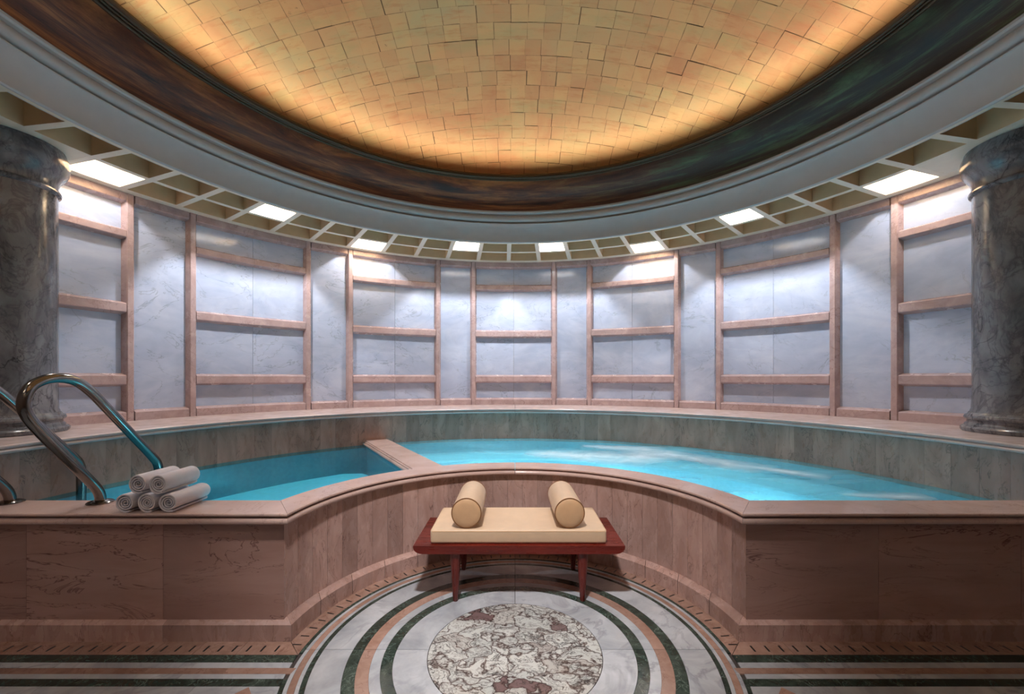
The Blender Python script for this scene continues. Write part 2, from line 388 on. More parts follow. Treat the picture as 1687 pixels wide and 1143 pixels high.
# straight bands in front of the two straight curbs
def xc(y): return math.sqrt(1.175 ** 2 - y * y)
BANDS = [(-0.046, -0.106, 'green'), (-0.107, -0.149, 'white_tile'), (-0.150, -0.193, 'pink_tile'), (-0.194, -0.228, 'white_tile'), (-0.229, -0.279, 'green')]
sslot = mesh(*box(-0.005, 0.005, -0.026, 0.024, -0.004, 0.0006), smooth=0)
for s in (-1, 1):
    xs = [1.28] + [1.28 + 0.235 * i for i in range(1, 10)]
    for i in range(9):
        a, b = xs[i] + 0.001, xs[i + 1] - 0.001
        P = [(a, -0.044), (b, -0.044), (b, 0.11), (a, 0.11)]
        if i == 0: P = [(1.176, -0.045), (b, -0.044), (b, 0.11), (1.30, 0.11), (1.272, 0.066)]
        fl('drain_tile', prism([(s * x, y) for x, y in P], TH, 0.0), 'pink_tile')
    for i in range(27):
        link('drain_slot', sslot, M['slot'], floor, loc=(s * (1.315 + 0.0783 * i), 0.008, 0))
    for y1, y0, m in BANDS:
        st = 0.62 if m != 'pink_tile' else 0.42; x = xc(y0) + 0.001; first = True
        if m == 'pink_tile': x = 1.136
        while x < 3.4:
            b = min(x + st * random.uniform(0.8, 1.2), 3.4)
            P = [(x, y0), (b - 0.001, y0), (b - 0.001, y1), ((xc(y1) + 0.001 if m != 'pink_tile' else 1.128) if first else x, y1)]
            fl('band_tile', prism([(s * px, py) for px, py in P], TH, 0.0 if not (first and m == 'pink_tile') else 0.0004), m)
            x = b; first = False
    ys = [-0.281, -0.42, -0.56]
    for x0, x1 in ((None, 1.55), (1.552, 2.3), (2.302, 3.0), (3.002, 3.4)):
        P = [(xc(-0.56) if x0 is None else x0, -0.56), (x1, -0.56), (x1, -0.281)]
        if x0 is None: P += [(xc(y) + 0.001, y) for y in (-0.281, -0.35, -0.42, -0.49)]
        else: P += [(x0, -0.281)]
        fl('floor_tile', prism([(s * px, py) for px, py in P], TH, 0.0), 'white_tile')
    fl('diamond_tile', prism([(s * (1.29 + dx), -0.42 + dy) for dx, dy in ((0, -0.135), (0.12, 0), (0, 0.135), (-0.12, 0))], TH, 0.0008), 'pink_tile')
# plain marble tiles on towards the entrance, behind the photographer's feet
for ix in range(-6, 7):
    for iy in range(6):
        x0, x1 = ix * 0.6 - 0.3, ix * 0.6 + 0.3; y1 = -0.562 - iy * 0.6; y0 = y1 - 0.6
        if max(math.hypot(x, y) for x in (x0, x1) for y in (y0, y1)) > 4.25: continue
        if min(math.hypot(max(x0, min(0, x1)), y) for y in (y0, y1)) < 1.19 and x1 > -1.2 and x0 < 1.2: continue
        fl('floor_tile', box(x0 + 0.001, x1 - 0.001, y0 + 0.001, y1 - 0.001, TH, 0.0), 'white_tile')

# ------------------------------------------------------------------ rear curved wall: frames and marble panels
oc2 = (OC.x, OC.y)
wall = link('wall_back', mesh(*arc(rect(R_PANEL + 0.0305, R_PANEL + 0.16, 1.0755, ZS + 0.3), -78, 78, 78)), M['back'], loc=OC)
tag(wall, 'curved rear wall of pale blue marble panels in pink marble frames', 'wall', kind='structure')
ROWS = [(3.186, 2.949), (2.836, 2.241), (2.109, 1.542), (1.410, 1.184)]
def wl(name, me, m, rz): return link(name, me, M[m], wall, rz=rz)
RF, RB = R_WALL, R_PANEL + 0.03
BV = 0.028
def rail_profile(z0, z1, b0=True, b1=True):
    p = [(RB, z0), (RB - 0.022, z0)]
    if b0: p += [(RF + 0.008, z0 + BV * 0.75), (RF, z0 + BV)]
    else: p += [(RF, z0)]
    if b1: p += [(RF, z1 - BV), (RF + 0.008, z1 - BV * 0.75)]
    else: p += [(RF, z1)]
    p += [(RB - 0.022, z1), (RB, z1)]
    return p
HB, HI = 9.43, 8.0       # half width of a frame bay and of its opening, in degrees
DZ = 0.012               # frames reach a little past the measured panel edge
panel_me, rail_me = [], []
for zt, zb in ROWS:
    panel_me.append((mesh(*arc(rect(R_PANEL, RB, zb - 0.02, zt + 0.02), -HI - 0.3, -0.02, 8)), mesh(*arc(rect(R_PANEL, RB, zb - 0.02, zt + 0.02), 0.02, HI + 0.3, 8))))
zr = [(3.186, ZS, True, False), (2.836, 2.949, True, True), (2.109, 2.241, True, True), (1.410, 1.542, True, True), (1.0755, 1.184, False, True)]
for z0, z1, b0, b1 in zr:
    rail_me.append([mesh(*arc(rail_profile(z0, z1, b0, b1), a, b, 8), smooth=0.35) for a, b in ((-HI - 0.25, -0.012), (0.012, HI + 0.25))])
narrow_panel = mesh(*arc(rect(R_PANEL, RB, 1.16, 3.21), -3.3, 3.3, 6))
narrow_rail = [mesh(*arc(rail_profile(z0, z1, b0, b1), -3.25, 3.25, 6), smooth=0.35) for z0, z1, b0, b1 in (zr[0], zr[-1])]
def post_mesh(t0, t1):
    bvd = math.degrees(BV / RF)
    pts = [(RB, t0), (RB - 0.022, t0), (RF + 0.008, t0 + bvd * 0.75), (RF - 0.0015, t0 + bvd), (RF - 0.0015, t1 - bvd), (RF + 0.008, t1 - bvd * 0.75), (RB - 0.022, t1), (RB, t1)]
    return mesh(*prism([pol(r, t, 0)[:2] for r, t in pts], 1.0755, ZS), smooth=0)
posts = [post_mesh(-HB, -HI), post_mesh(HI, HB)]
WOFF = -0.3
for b in range(-3, 4):
    a = -R_(25 * b + WOFF)
    lo, hi = (0, 2)
    sides = [0, 1]
    if b == -3: sides = [1]
    if b == 3: sides = [0]
    for row in panel_me:
        for sd in sides: wl('marble_panel', row[sd], 'panel', a)
    for rr in rail_me:
        for sd in sides: wl('frame_rail', rr[sd], 'pink_frame', a)
    for sd in sides: wl('frame_post', posts[sd], 'pink_frame', a)
    if b < 3:
        a2 = -R_(25 * b + 12.5 + WOFF)
        wl('marble_panel', narrow_panel, 'panel', a2)
        for nr in narrow_rail: wl('frame_rail', nr, 'pink_frame', a2)

# entrance-side wall behind the photographer
wf = link('wall_front', mesh(*arc(rect(4.17, 4.29, 0.0, ZS + 0.3), 79, 281, 60)), M['roomwall'], loc=OC)
tag(wf, 'plain warm plaster wall behind the viewpoint', 'wall', kind='structure')

# ------------------------------------------------------------------ ledge behind the pool, and the strips below it
ledge = empty('pool_ledge', OC)
tag(ledge, 'pink marble ledge running along the foot of the curved wall behind the pool', 'ledge')
lp = [(3.192, ZL), (3.187, ZL - 0.004), (3.187, ZL - 0.015), (3.200, ZL - 0.018), (3.200, ZL - 0.025)]
for q in range(7):
    a = PI / 2 + q * PI / 6; lp.append((3.203 + 0.015 * math.cos(a + 0) , ZL - 0.041 + 0.015 * math.sin(a)))
lp += [(3.25, ZL - 0.058), (4.165, ZL - 0.058), (4.165, ZL)]
me = mesh(*arc(lp, -7.48, 7.48, 8), smooth=0.5)
for i in range(-6, 6): link('ledge_slab', me, M['ledge'], ledge, rz=-R_(15 * i + 7.5))
link('ledge_core', mesh(*arc(rect(3.275, 4.16, 0.0, ZL - 0.059), -91, 91, 80)), M['back'], ledge)
me = mesh(*arc(rect(3.246, 3.276, 0.64, ZL - 0.059), -1.49, 1.49, 3))
for i in range(-30, 31): link('facing_strip', me, M['pool_strip'], ledge, rz=-R_(3 * i))

# ------------------------------------------------------------------ pool surround (curb): niche arc + two straight runs
sur = empty('pool_surround')
tag(sur, 'pink marble pool surround with a round niche holding the bench', 'pool surround')
def niche_piece(prof, u0, u1, n):
    """prof: (R, y_line, z); u from 0 (left corner) to 1 (right corner)"""
    rings = []
    for i in range(n + 1):
        u = u0 + (u1 - u0) * i / n; ring = []
        for Rr, yl, z in prof:
            a = math.asin(yl / Rr); t = (PI - a) + u * (2 * a - PI)
            ring.append((Rr * math.cos(t), Rr * math.sin(t), z))
        rings.append(ring)
    return loft(rings)
def straight_piece(prof, s, x0, x1):
    rings = []
    for xx in (x0, x1):
        rings.append([(s * (math.sqrt(Rr * Rr - yl * yl) if xx is None else xx), yl, z) for Rr, yl, z in prof])
    return loft(rings)
def prof(R0, y0, pts, s=1.0): return [(R0 + o, y0 + o * (s if o > 0 else 1), z) for o, z in pts]
cp = [(0.216, ZC), (0.004, ZC), (0.0, ZC - 0.004), (0.0, ZC - 0.013), (0.022, ZC - 0.015), (0.024, ZC - 0.028)]
for q in range(8):
    a = PI / 2 + q * PI / 7; cp.append((0.014 + 0.019 * math.cos(a), ZC - 0.046 + 0.018 * math.sin(a)))
cp += [(0.05, ZC - 0.067), (0.216, ZC - 0.067)]
cap = prof(1.284, 0.05, cp, 1.22)
for u0, u1 in ((0.0006, 0.4996), (0.5004, 0.9994)):
    link('cap_stone', mesh(*niche_piece(cap, u0, u1, 44), smooth=0.5), M['pink_cap'], sur)
for s, cuts in ((-1, (None, 2.28, 3.5)), (1, (None, 2.385, 3.5))):
    for a, b in zip(cuts, cuts[1:]):
        link('cap_stone', mesh(*straight_piece(cap, s, None if a is None else a + 0.001, b - 0.001), smooth=0.5), M['pink_cap'], sur)
sk = prof(1.272, 0.068, [(0, 0.0), (0, 0.094), (0.006, 0.097), (0.044, 0.113), (0.07, 0.113), (0.07, 0.0)])
nb = 14
for i in range(nb):
    link('skirting_block', mesh(*niche_piece(sk, i / nb + 0.0004, (i + 1) / nb - 0.0004, 6), smooth=0.4), M['pink_strip'], sur)
for s in (-1, 1):
    cuts = [None] + ([2.0, 2.95, 3.5] if s < 0 else [1.865, 2.39, 3.0, 3.5])
    for a, b in zip(cuts, cuts[1:]):
        link('skirting_block', mesh(*straight_piece(sk, s, None if a is None else a + 0.0008, b - 0.0008), smooth=0.4), M['pink_strip'], sur)
fp = prof(1.332, 0.100, [(0, 0.10), (0, ZC - 0.066), (0.028, ZC - 0.066), (0.028, 0.10)])
ns = 31
for i in range(ns):
    link('facing_strip', mesh(*niche_piece(fp, i / ns + 0.00018, (i + 1) / ns - 0.00018, 3), smooth=0.4), M['pink_strip'], sur)
for s, cuts in ((-1, (None, 2.023, 2.81, 3.5)), (1, (None, 2.09, 2.91, 3.5))):
    for a, b in zip(cuts, cuts[1:]):
        link('facing_slab', mesh(*straight_piece(fp, s, None if a is None else a + 0.001, b - 0.001), smooth=0.4), M['pink'], sur)
core = prof(1.361, 0.129, [(0, 0.0), (0, ZC - 0.068), (0.115, ZC - 0.068), (0.115, 0.0)], 1.3)
link('core', mesh(*join(niche_piece(core, 0, 1, 60), straight_piece(core, -1, None, 3.6), straight_piece(core, 1, None, 3.6))), M['back'], sur)

# divider between the two basins
div = empty('pool_divider')
tag(div, 'pink marble divider wall between the small basin and the large basin', 'divider')
ddir = Vector((-0.515, 0.857, 0)).normalized(); dn = Vector((ddir.y, -ddir.x, 0)); d0 = Vector((-0.767, 1.308, 0))
def dv(s, o, z): p = d0 + ddir * s + dn * o; return (p.x, p.y, z)
hw = 0.141
dprof = [(hw, ZC - 0.0006)]
dprof += [(-hw + 0.03, ZC - 0.0006), (-hw + 0.026, ZC - 0.005), (-hw + 0.026, ZC - 0.012), (-hw + 0.012, ZC - 0.014), (-hw + 0.012, ZC - 0.024)]
for q in range(6):
    a = PI / 2 + q * PI / 5; dprof.append((-hw + 0.012 + 0.017 * math.cos(a), ZC - 0.042 + 0.018 * math.sin(a)))
dprof += [(-hw + 0.05, ZC - 0.062), (hw - 0.012, ZC - 0.062), (hw, ZC - 0.05)]
def dend(o):      # where the divider meets the pool wall
    s = 1.5
    while True:
        p = d0 + ddir * s + dn * o - OC
        if p.length > 3.25: return s
        s += 0.004
link('cap_stone', mesh(*loft([[dv(-0.02, o, z) for o, z in dprof], [dv(dend(o), o, z) for o, z in dprof]]), smooth=0.5), M['pink_cap'], div)
bw = 0.105
V = []
for z in (0.0, ZC - 0.063):
    V += [dv(-0.02, -bw, z), dv(dend(-bw), -bw, z), dv(dend(bw), bw, z), dv(-0.02, bw, z)]
link('body', mesh(V, [(0, 1, 2, 3), (4, 5, 6, 7), (0, 1, 5, 4), (1, 2, 6, 5), (2, 3, 7, 6), (3, 0, 4, 7)], 0), M['basin_wall'], div)

# ------------------------------------------------------------------ basin under the water
basin = empty('pool_basin')
tag(basin, 'aqua tiled pool basin with underwater benches', 'pool')
bf = []
for i in range(61): bf.append(pol(3.26, -88 + 176 * i / 60, 0, oc2)[:2])
bf += [(3.25, 0.285), (1.46, 0.285)] + [pol(1.485, 78.5 - 157 * i / 50, 0)[:2] for i in range(51)] + [(-1.46, 0.285), (-3.25, 0.285)]
link('basin_floor', mesh(*prism(bf, 0.0, 0.08), smooth=0), M['basin'], basin)
link('basin_wall', mesh(*arc(rect(3.240, 3.274, 0.06, 0.639), -88, 88, 90)), M['basin_wall'], basin, loc=OC)
inner = prof(1.4775, 0.281, [(0, 0.05), (0, ZC - 0.068), (0.012, ZC - 0.068), (0.012, 0.05)])
link('basin_wall', mesh(*join(niche_piece(inner, 0, 1, 60), straight_piece(inner, -1, None, 3.3), straight_piece(inner, 1, None, 3.3))), M['basin_wall'], basin)
link('bench_step', mesh(*arc([(2.68, 0.07), (2.66, 0.49), (2.68, 0.505), (3.241, 0.505), (3.241, 0.07)], -24, 87.5, 70), smooth=0.4), M['basin'], basin, loc=OC)
# left step: concentric with the niche
lst = [(-1.9, 0.29), (-2.9, 0.29)] + [pol(2.72, t, 0)[:2] for t in range(-83, -38, 3)] + [pol(2.62, -37.5, 0)[:2], pol(2.5, -37, 0)[:2]] + [pol(1.48, t, 0)[:2] for t in (-41, -50, -60, -70, -78)]
link('bench_step', mesh(*prism(lst, 0.07, 0.50), smooth=0), M['basin'], basin)

def water(name, label, angs_out, inner_pts, mat):
    n = len(angs_out); k = 14; V = []; F = []
    for i in range(n):
        ox, oy, _ = pol(3.2435, angs_out[i], 0, oc2); ix, iy = inner_pts[i]
        for j in range(k + 1):
            t = j / k; V.append((ix + (ox - ix) * t, iy + (oy - iy) * t, ZW))
    for i in range(n - 1):
        for j in range(k):
            a = i * (k + 1) + j; F.append((a, a + 1, a + k + 2, a + k + 1))
    o = link(name, mesh(V, F), mat)
    return tag(o, label, 'water', kind='stuff')
# right, large basin
e_r = d0 + ddir * dend(bw) + dn * bw; s_r = d0 + ddir * 0.15 + dn * bw
aR0 = math.degrees(math.atan2(e_r.x, e_r.y - OC.y)); iR0 = math.degrees(math.atan2(s_r.x, s_r.y))
n1 = 50; n2 = 22
outs = [aR0 + (90 - aR0) * i / (n1 + n2 - 1) for i in range(n1 + n2)]
ins = [pol(1.489, iR0 + (78.9 - iR0) * i / (n1 - 1), 0)[:2] for i in range(n1)]
xcR = math.sqrt(1.489 ** 2 - 0.29 ** 2)
ins += [(xcR + (3.24 - xcR) * (i + 1) / n2, 0.29) for i in range(n2)]
jets = [(1.40, 2.55, 2.25, 1.45, 0.26), (1.95, 1.85, 2.6, 1.15, 0.14), (0.95, 1.75, 1.75, 2.50, 0.50), (0.8, 2.8, 1.7, 2.45, 0.28), (2.3, 0.66, 2.9, 0.58, 0.12), (0.1, 2.3, 1.3, 2.0, 0.45)]
water('pool_water', 'bright blue churning water of the large basin right of the divider', outs, ins, water_mat('pool_water_blue', (0.55, 0.88, 0.97), jets))
e_l = d0 + ddir * dend(-bw) - dn * bw; s_l = d0 + ddir * 0.15 - dn * bw
aL0 = math.degrees(math.atan2(e_l.x, e_l.y - OC.y)); iL0 = math.degrees(math.atan2(s_l.x, s_l.y))
n1, n2 = 20, 20
outs = [aL0 + (-90 - aL0) * i / (n1 + n2 - 1) for i in range(n1 + n2)]
ins = [pol(1.489, iL0 + (-78.9 - iL0) * i / (n1 - 1), 0)[:2] for i in range(n1)]
ins += [(-xcR - (3.24 - xcR) * (i + 1) / n2, 0.29) for i in range(n2)]
water('pool_water', 'still turquoise water of the small basin left of the divider', outs, ins, water_mat('pool_water_teal', (0.28, 0.70, 0.80), None, 0.02, 0.10))

# unseen underwater lamps added on the curb's pool side to light the water
def pool_lamp(ang, label, col=(0.75, 0.95, 1.0), w=POOL_W, z=0.32, k=1.0):
    p = pol(1.492, ang, z)
    t = empty('pool_light', p, -R_(ang)); t.scale = (k, 1, k); tag(t, label, 'light', 'underwater lamps')
    def ring(r, y0, y1):
        return loft([[(r * math.cos(2 * PI * i / 20), y, r * math.sin(2 * PI * i / 20)) for i in range(20)] for y in (y0, y1)])
    hs_ = link('housing', mesh(*ring(0.085, 0.0, 0.018)), M['housing'], t)
    link('lens', mesh(*ring(0.07, 0.0185, 0.024)), M['pool_lens'], hs_)
    ld = bpy.data.lights.new('pool_lamp', 'SPOT'); ld.energy = w; ld.color = col; ld.shadow_soft_size = 0.06; ld.spot_size = R_(84); ld.spot_blend = 0.5
    lo = bpy.data.objects.new('pool_lamp', ld); C.objects.link(lo); lo.parent = t; lo.location = (0, 0.05, 0); lo.rotation_euler = (R_(58), 0, 0)
pool_lamp(-8, 'underwater lamp in the curb behind the bench', w=POOL_W)
pool_lamp(25, 'underwater lamp in the curb right of the bench', w=POOL_W)
pool_lamp(58, 'underwater lamp in the curb near the right corner of the niche', (0.6, 0.9, 1.0), POOL_W)
pool_lamp(-68, 'underwater lamp in the curb near the left corner of the niche', w=POOL_W * 0.6, z=0.583, k=0.8)

# ------------------------------------------------------------------ ceiling: coffered ring
ceil = link('ceiling', mesh(*arc(rect(3.10, 4.30, ZS + 0.25, ZS + 0.32), 0, 360, 120, closed=True)), M['coffer'], loc=OC)
tag(ceil, 'cream coffered ceiling ring around the gold dome', 'ceiling', kind='structure')
def cl(name, me, m='soffit', rz=0.0):
    if not me.materials:
        me.materials.append(M[m]); me.materials.append(M['coffer'])
        for p in me.polygons: p.material_index = 0 if p.normal.z < -0.9 else 1
    return link(name, me, None, ceil, rz=rz)
for r0, r1 in ((3.140, 3.172), (3.53, 3.586), (3.985, 4.17)):
    for q in range(8):
        cl('ring_rib', mesh(*arc(rect(r0, r1, ZS + (0.0007 if r0 == 3.53 else 0), ZS + 0.25), q * 45, q * 45 + 45, 20)))
CP = 360 / 54
CO = -1.4
ribm = mesh(*box(-0.029, 0.029, 3.171, 3.986, ZS + 0.0004, ZS + 0.25), smooth=0)
for i in range(54):
    cl('radial_rib', ribm, rz=-R_(CO + i * CP))
FILL_COFFERS = [38, 33, 28, 26, 21, 16]
infill = mesh(*arc(rect(3.585, 3.986, ZS + 0.0012, ZS + 0.03), 0.0, CP, 4))
infill2 = mesh(*arc(rect(3.171, 3.531, ZS + 0.0012, ZS + 0.03), 0.0, CP, 4))
for i in range(54):
    a = CO + i * CP; mid = ((a + CP / 2 + 180) % 360) - 180
    if abs(mid) > 73: cl('soffit_panel', infill, rz=-R_(a))
    if abs(mid) > 90 and i not in FILL_COFFERS: cl('soffit_panel', infill2, rz=-R_(a))

# recessed downlights in the bright coffers
def downlight(k, row, label, w=None):
    if w is None: w = LAMP_W * (1.25 if row == 0 else 0.40)
    ang = CO + (k + 0.5) * CP; r = 3.350 if row == 0 else 3.785
    p = pol(r, ang, ZS + 0.25, oc2)
    t = empty('downlight', p, -R_(ang)); tag(t, label, 'light', 'recessed ceiling downlights')
    hs_ = link('housing', mesh(*lathe([(0.075, -0.0005), (0.075, -0.035), (0.060, -0.045), (0.055, -0.03), (0.02, -0.03), (0.02, -0.0005)], 20)), M['housing'], t)
    link('lens', mesh(*lathe([(0.001, -0.032), (0.052, -0.032), (0.052, -0.038), (0.001, -0.040)], 20)), M['lens'], hs_)
    ld = bpy.data.lights.new('downlight_lamp', 'POINT'); ld.energy = w; ld.color = (0.96, 0.97, 1.0); ld.shadow_soft_size = 0.022
    lo = bpy.data.objects.new('downlight_lamp', ld); C.objects.link(lo); lo.parent = t; lo.location = (0, 0, -0.085)
downlight(-11, 1, 'lit downlight coffer beside the left column', LAMP_W * 0.24)
downlight(-8, 0, 'lit downlight coffer second from the left column')
downlight(-5, 1, 'lit downlight coffer third from the left column')
downlight(-2, 0, 'lit downlight coffer just left of the middle of the ceiling ring')
downlight(1, 0, 'lit downlight coffer just right of the middle of the ceiling ring')
downlight(4, 1, 'lit downlight coffer third from the right column')
downlight(7, 0, 'lit downlight coffer second from the right column')
downlight(10, 1, 'lit downlight coffer beside the right column', LAMP_W * 0.22)

for q, k in enumerate(FILL_COFFERS):  # unseen fill downlights added behind the viewpoint
    downlight(k, 0, ['downlight coffer over the entrance side, near the left column', 'downlight coffer over the entrance side, behind the viewpoint to the left', 'downlight coffer directly behind the viewpoint on the left',
                     'downlight coffer directly behind the viewpoint on the right', 'downlight coffer over the entrance side, behind the viewpoint to the right', 'downlight coffer over the entrance side, near the right column'][q], BACK_FILL_W * (2.2, 3.0, 1.5, 0.8, 0.3, 0.1)[q])
# cornice ring
cor = [(3.140, ZS + 0.01), (3.140, ZS), (3.126, ZS - 0.004), (3.116, ZS + 0.004)]
for q in range(11):
    t = q / 10; cor.append((3.114 - 0.062 * t ** 2.4, ZS + 0.008 + 0.206 * t))
cor += [(3.046, ZS + 0.220), (3.046, ZS + 0.228), (3.070, ZS + 0.236), (3.086, ZS + 0.246)]
for q in range(9):
    a = -PI / 2 + q * PI / 8 * 0.9; cor.append((3.074 - 0.044 * math.cos(a), ZS + 0.294 + 0.046 * math.sin(a)))
cor += [(3.056, ZS + 0.341), (3.050, ZS + 0.345), (3.036, ZS + 0.350), (3.026, ZS + 0.362), (3.026, ZS + 0.378), (3.034, ZS + 0.388), (3.055, ZS + 0.395), (3.20, ZS + 0.395), (3.20, ZS + 0.01)]
t1 = link('trim_1', mesh(*arc(cor, 0, 360, 180, closed=True), smooth=0.45), M['cornice'], loc=OC)
tag(t1, 'grey white moulded cornice ring below the dome', 'cornice', kind='structure')
# dark patinated cove between cornice and dome
cov = [(3.20, ZS + 0.38), (3.060, ZS + 0.390)]
for q in range(1, 13):
    a = q * PI / 2 / 12
    cov.append((3.060 - 0.33 * (1 - math.cos(a)), ZS + 0.392 + 0.255 * math.sin(a)))
cov += [(2.715, 3.936), (2.715, 3.946), (3.34, 3.946), (3.34, 3.93), (3.2, 3.90)]
t2 = link('trim_2', mesh(*arc(cov, 0, 360, 180, closed=True), smooth=0.5), M['patina'], loc=OC)
tag(t2, 'dark red brown and green patinated cove around the dome', 'cove', kind='structure')
lipp = [(2.735, 3.950), (2.735, 3.930)]
for c0, rr in ((2.714, 0.016), (2.676, 0.012), (2.640, 0.018)):
    for q in range(7):
        a = q * PI / 6; lipp.append((c0 + rr * math.cos(a), 3.930 - rr * math.sin(a)))
lipp += [(2.616, 3.918), (2.610, 3.932), (2.616, 3.952), (2.70, 3.952)]
t3 = link('trim_3', mesh(*arc(lipp, 0, 360, 180, closed=True), smooth=0.6), M['lip'], loc=OC)
tag(t3, 'thin dark double moulding at the edge of the dome', 'trim', kind='structure')
# hidden cove strip behind the lip
V, F = arc([(2.712, 3.9535), (2.755, 3.9535), (2.755, 3.999)], 0, 360, 120, closed=True)
me = mesh(V, F, 0)
me.materials.append(M['housing']); me.materials.append(M['cove'])
for p in me.polygons: p.material_index = 1 if (p.normal.z > 0.3) else 0
cs = link('cove_light', me, None, loc=OC)
tag(cs, 'warm light strip hidden on the rim inside the dome', 'light')

# dome of gold leaf squares
RD, ZD, RISE = 3.30, 3.965, 0.85
SR = (RD * RD + RISE * RISE) / (2 * RISE); SZ = ZD + RISE - SR
def dz(x, y, off=0.0): return SZ + math.sqrt(max(0.01, (SR - off) ** 2 - x * x - y * y))
rings = []
for i in range(17):
    r = max(0.004, RD * i / 16); rings.append([(r * math.cos(2 * PI * j / 96), r * math.sin(2 * PI * j / 96), dz(r, 0)) for j in range(96)])
V, F = loft(rings); F = F[:-2] + [tuple(range(96))]
dome = link('ceiling_dome', mesh(V, F, 1.0), M['dome_base'], loc=OC)
tag(dome, 'shallow dome ceiling covered in squares of gold leaf', 'dome', kind='structure')
LS = 0.152; LN = 2
def leaf(cx, cy):
    h = LS / 2 - 0.0002; a = random.gauss(0, 0.008); jx, jy = random.gauss(0, 0.0018), random.gauss(0, 0.0018)
    off = random.uniform(0.0040, 0.0048); n = LN; V = []; F = []
    for i in range(n + 1):
        for j in range(n + 1):
            u = -h + 2 * h * i / n; v = -h + 2 * h * j / n
            x = cx + jx + u * math.cos(a) - v * math.sin(a); y = cy + jy + u * math.sin(a) + v * math.cos(a)
            r = math.hypot(x, y)
            if r > RD - 0.004: x *= (RD - 0.004) / r; y *= (RD - 0.004) / r
            V.append((x, y, dz(x, y, off)))
    for i in range(n):
        for j in range(n): q = i * (n + 1) + j; F.append((q, q + 1, q + n + 2, q + n + 1))
    return V, F
def leaf_uv(me):
    m1 = LN + 1; uv = me.uv_layers.new(name='leaf'); vi = [0] * len(me.loops); me.loops.foreach_get('vertex_index', vi)
    out = []
    for v in vi: k = v % (m1 * m1); out += [(k // m1) / LN, (k % m1) / LN]
    uv.data.foreach_set('uv', out); return me
cells = []
for i in range(-23, 24):
    for j in range(-23, 24):
        cx, cy = i * LS + 0.03 + 0.012 * math.sin(j * 1.7), j * LS
        if math.hypot(max(0, abs(cx) - LS / 2), max(0, abs(cy) - LS / 2)) > RD - 0.03: continue
        x, y, z = cx, cy + OC.y, dz(cx, cy); dpt = y + 2.343
        seen = dpt > 0 and PY - F_PX * (z - 1.5) / max(dpt, 0.1) > -25 and abs(F_PX * x / max(dpt, 0.1)) < 900 and (cx * cx + cy * cy) < 3.0 ** 2
        cells.append((0 if seen else 1, dpt if seen else -dpt, cx, cy))
cells.sort()
VR, FR = [], []
for q, (u, d, cx, cy) in enumerate(cells):
    vf = leaf(cx, cy)
    if q < 300 and u == 0: link('gold_leaf', leaf_uv(mesh(*vf)), M['gold'], dome)
    else:
        k = len(VR); VR += vf[0]; FR += [tuple(i + k for i in g) for g in vf[1]]
o = link('gold_leaf_field', leaf_uv(mesh(VR, FR)), M['gold'], dome); o['kind'] = 'stuff'

# ================================================================== THINGS
# fill downlight added near the crown of the dome, unseen, brightening floor and niche
ox, oy = -0.30, -1.65
ot = empty('dome_downlight', (ox, oy, dz(ox, oy - OC.y) - 0.02)); tag(ot, 'round downlight recessed near the crown of the gold dome', 'light')
link('housing', mesh(*lathe([(0.11, 0.0), (0.11, -0.05), (0.095, -0.055), (0.09, -0.03), (0.02, -0.03), (0.02, 0.0)], 28)), M['housing'], ot)
link('lens', mesh(*lathe([(0.001, -0.032), (0.086, -0.032), (0.086, -0.040), (0.001, -0.042)], 28)), M['lens'], ot)
ld = bpy.data.lights.new('dome_lamp', 'SPOT'); ld.energy = DOME_FILL_W; ld.color = (1.0, 0.96, 0.95); ld.shadow_soft_size = 0.16
ld.spot_size = R_(50); ld.spot_blend = 1.0
lo = bpy.data.objects.new('dome_lamp', ld); C.objects.link(lo); lo.parent = ot; lo.location = (0, 0, -0.07); lo.rotation_euler = (R_(29), 0, -R_(5))
# columns at both ends of the wall
def column(s, label):
    t = empty('column', (s * 3.905, 0.877, ZL)); tag(t, label, 'column', 'grey marble columns')
    link('base', mesh(*lathe([(0.02, 0.001), (0.366, 0.001), (0.372, 0.012), (0.372, 0.03), (0.360, 0.042), (0.350, 0.046), (0.348, 0.056), (0.334, 0.07), (0.332, 0.09), (0.345, 0.096), (0.352, 0.11), (0.346, 0.126), (0.330, 0.134), (0.322, 0.15), (0.02, 0.15)], 56), smooth=0.5), M['column'], t)
    link('shaft', mesh(*lathe([(0.02, 0.1505), (0.318, 0.1505), (0.309, 0.18), (0.306, 0.25), (0.306, 1.2), (0.304, 1.862), (0.02, 1.862)], 56), smooth=0.5), M['column'], t)
    link('capital', mesh(*lathe([(0.02, 1.8625), (0.306, 1.8625), (0.322, 1.872), (0.326, 1.885), (0.322, 1.898), (0.308, 1.905), (0.308, 1.95), (0.318, 1.985), (0.345, 2.02), (0.366, 2.06), (0.374, 2.10), (0.370, 2.15), (0.356, 2.185), (0.350, 2.2095), (0.02, 2.2095)], 56), smooth=0.5), M['column'], t)
column(-1, 'grey veined marble column at the left edge behind the handrail')
column(1, 'grey veined marble column at the right edge of the wall')

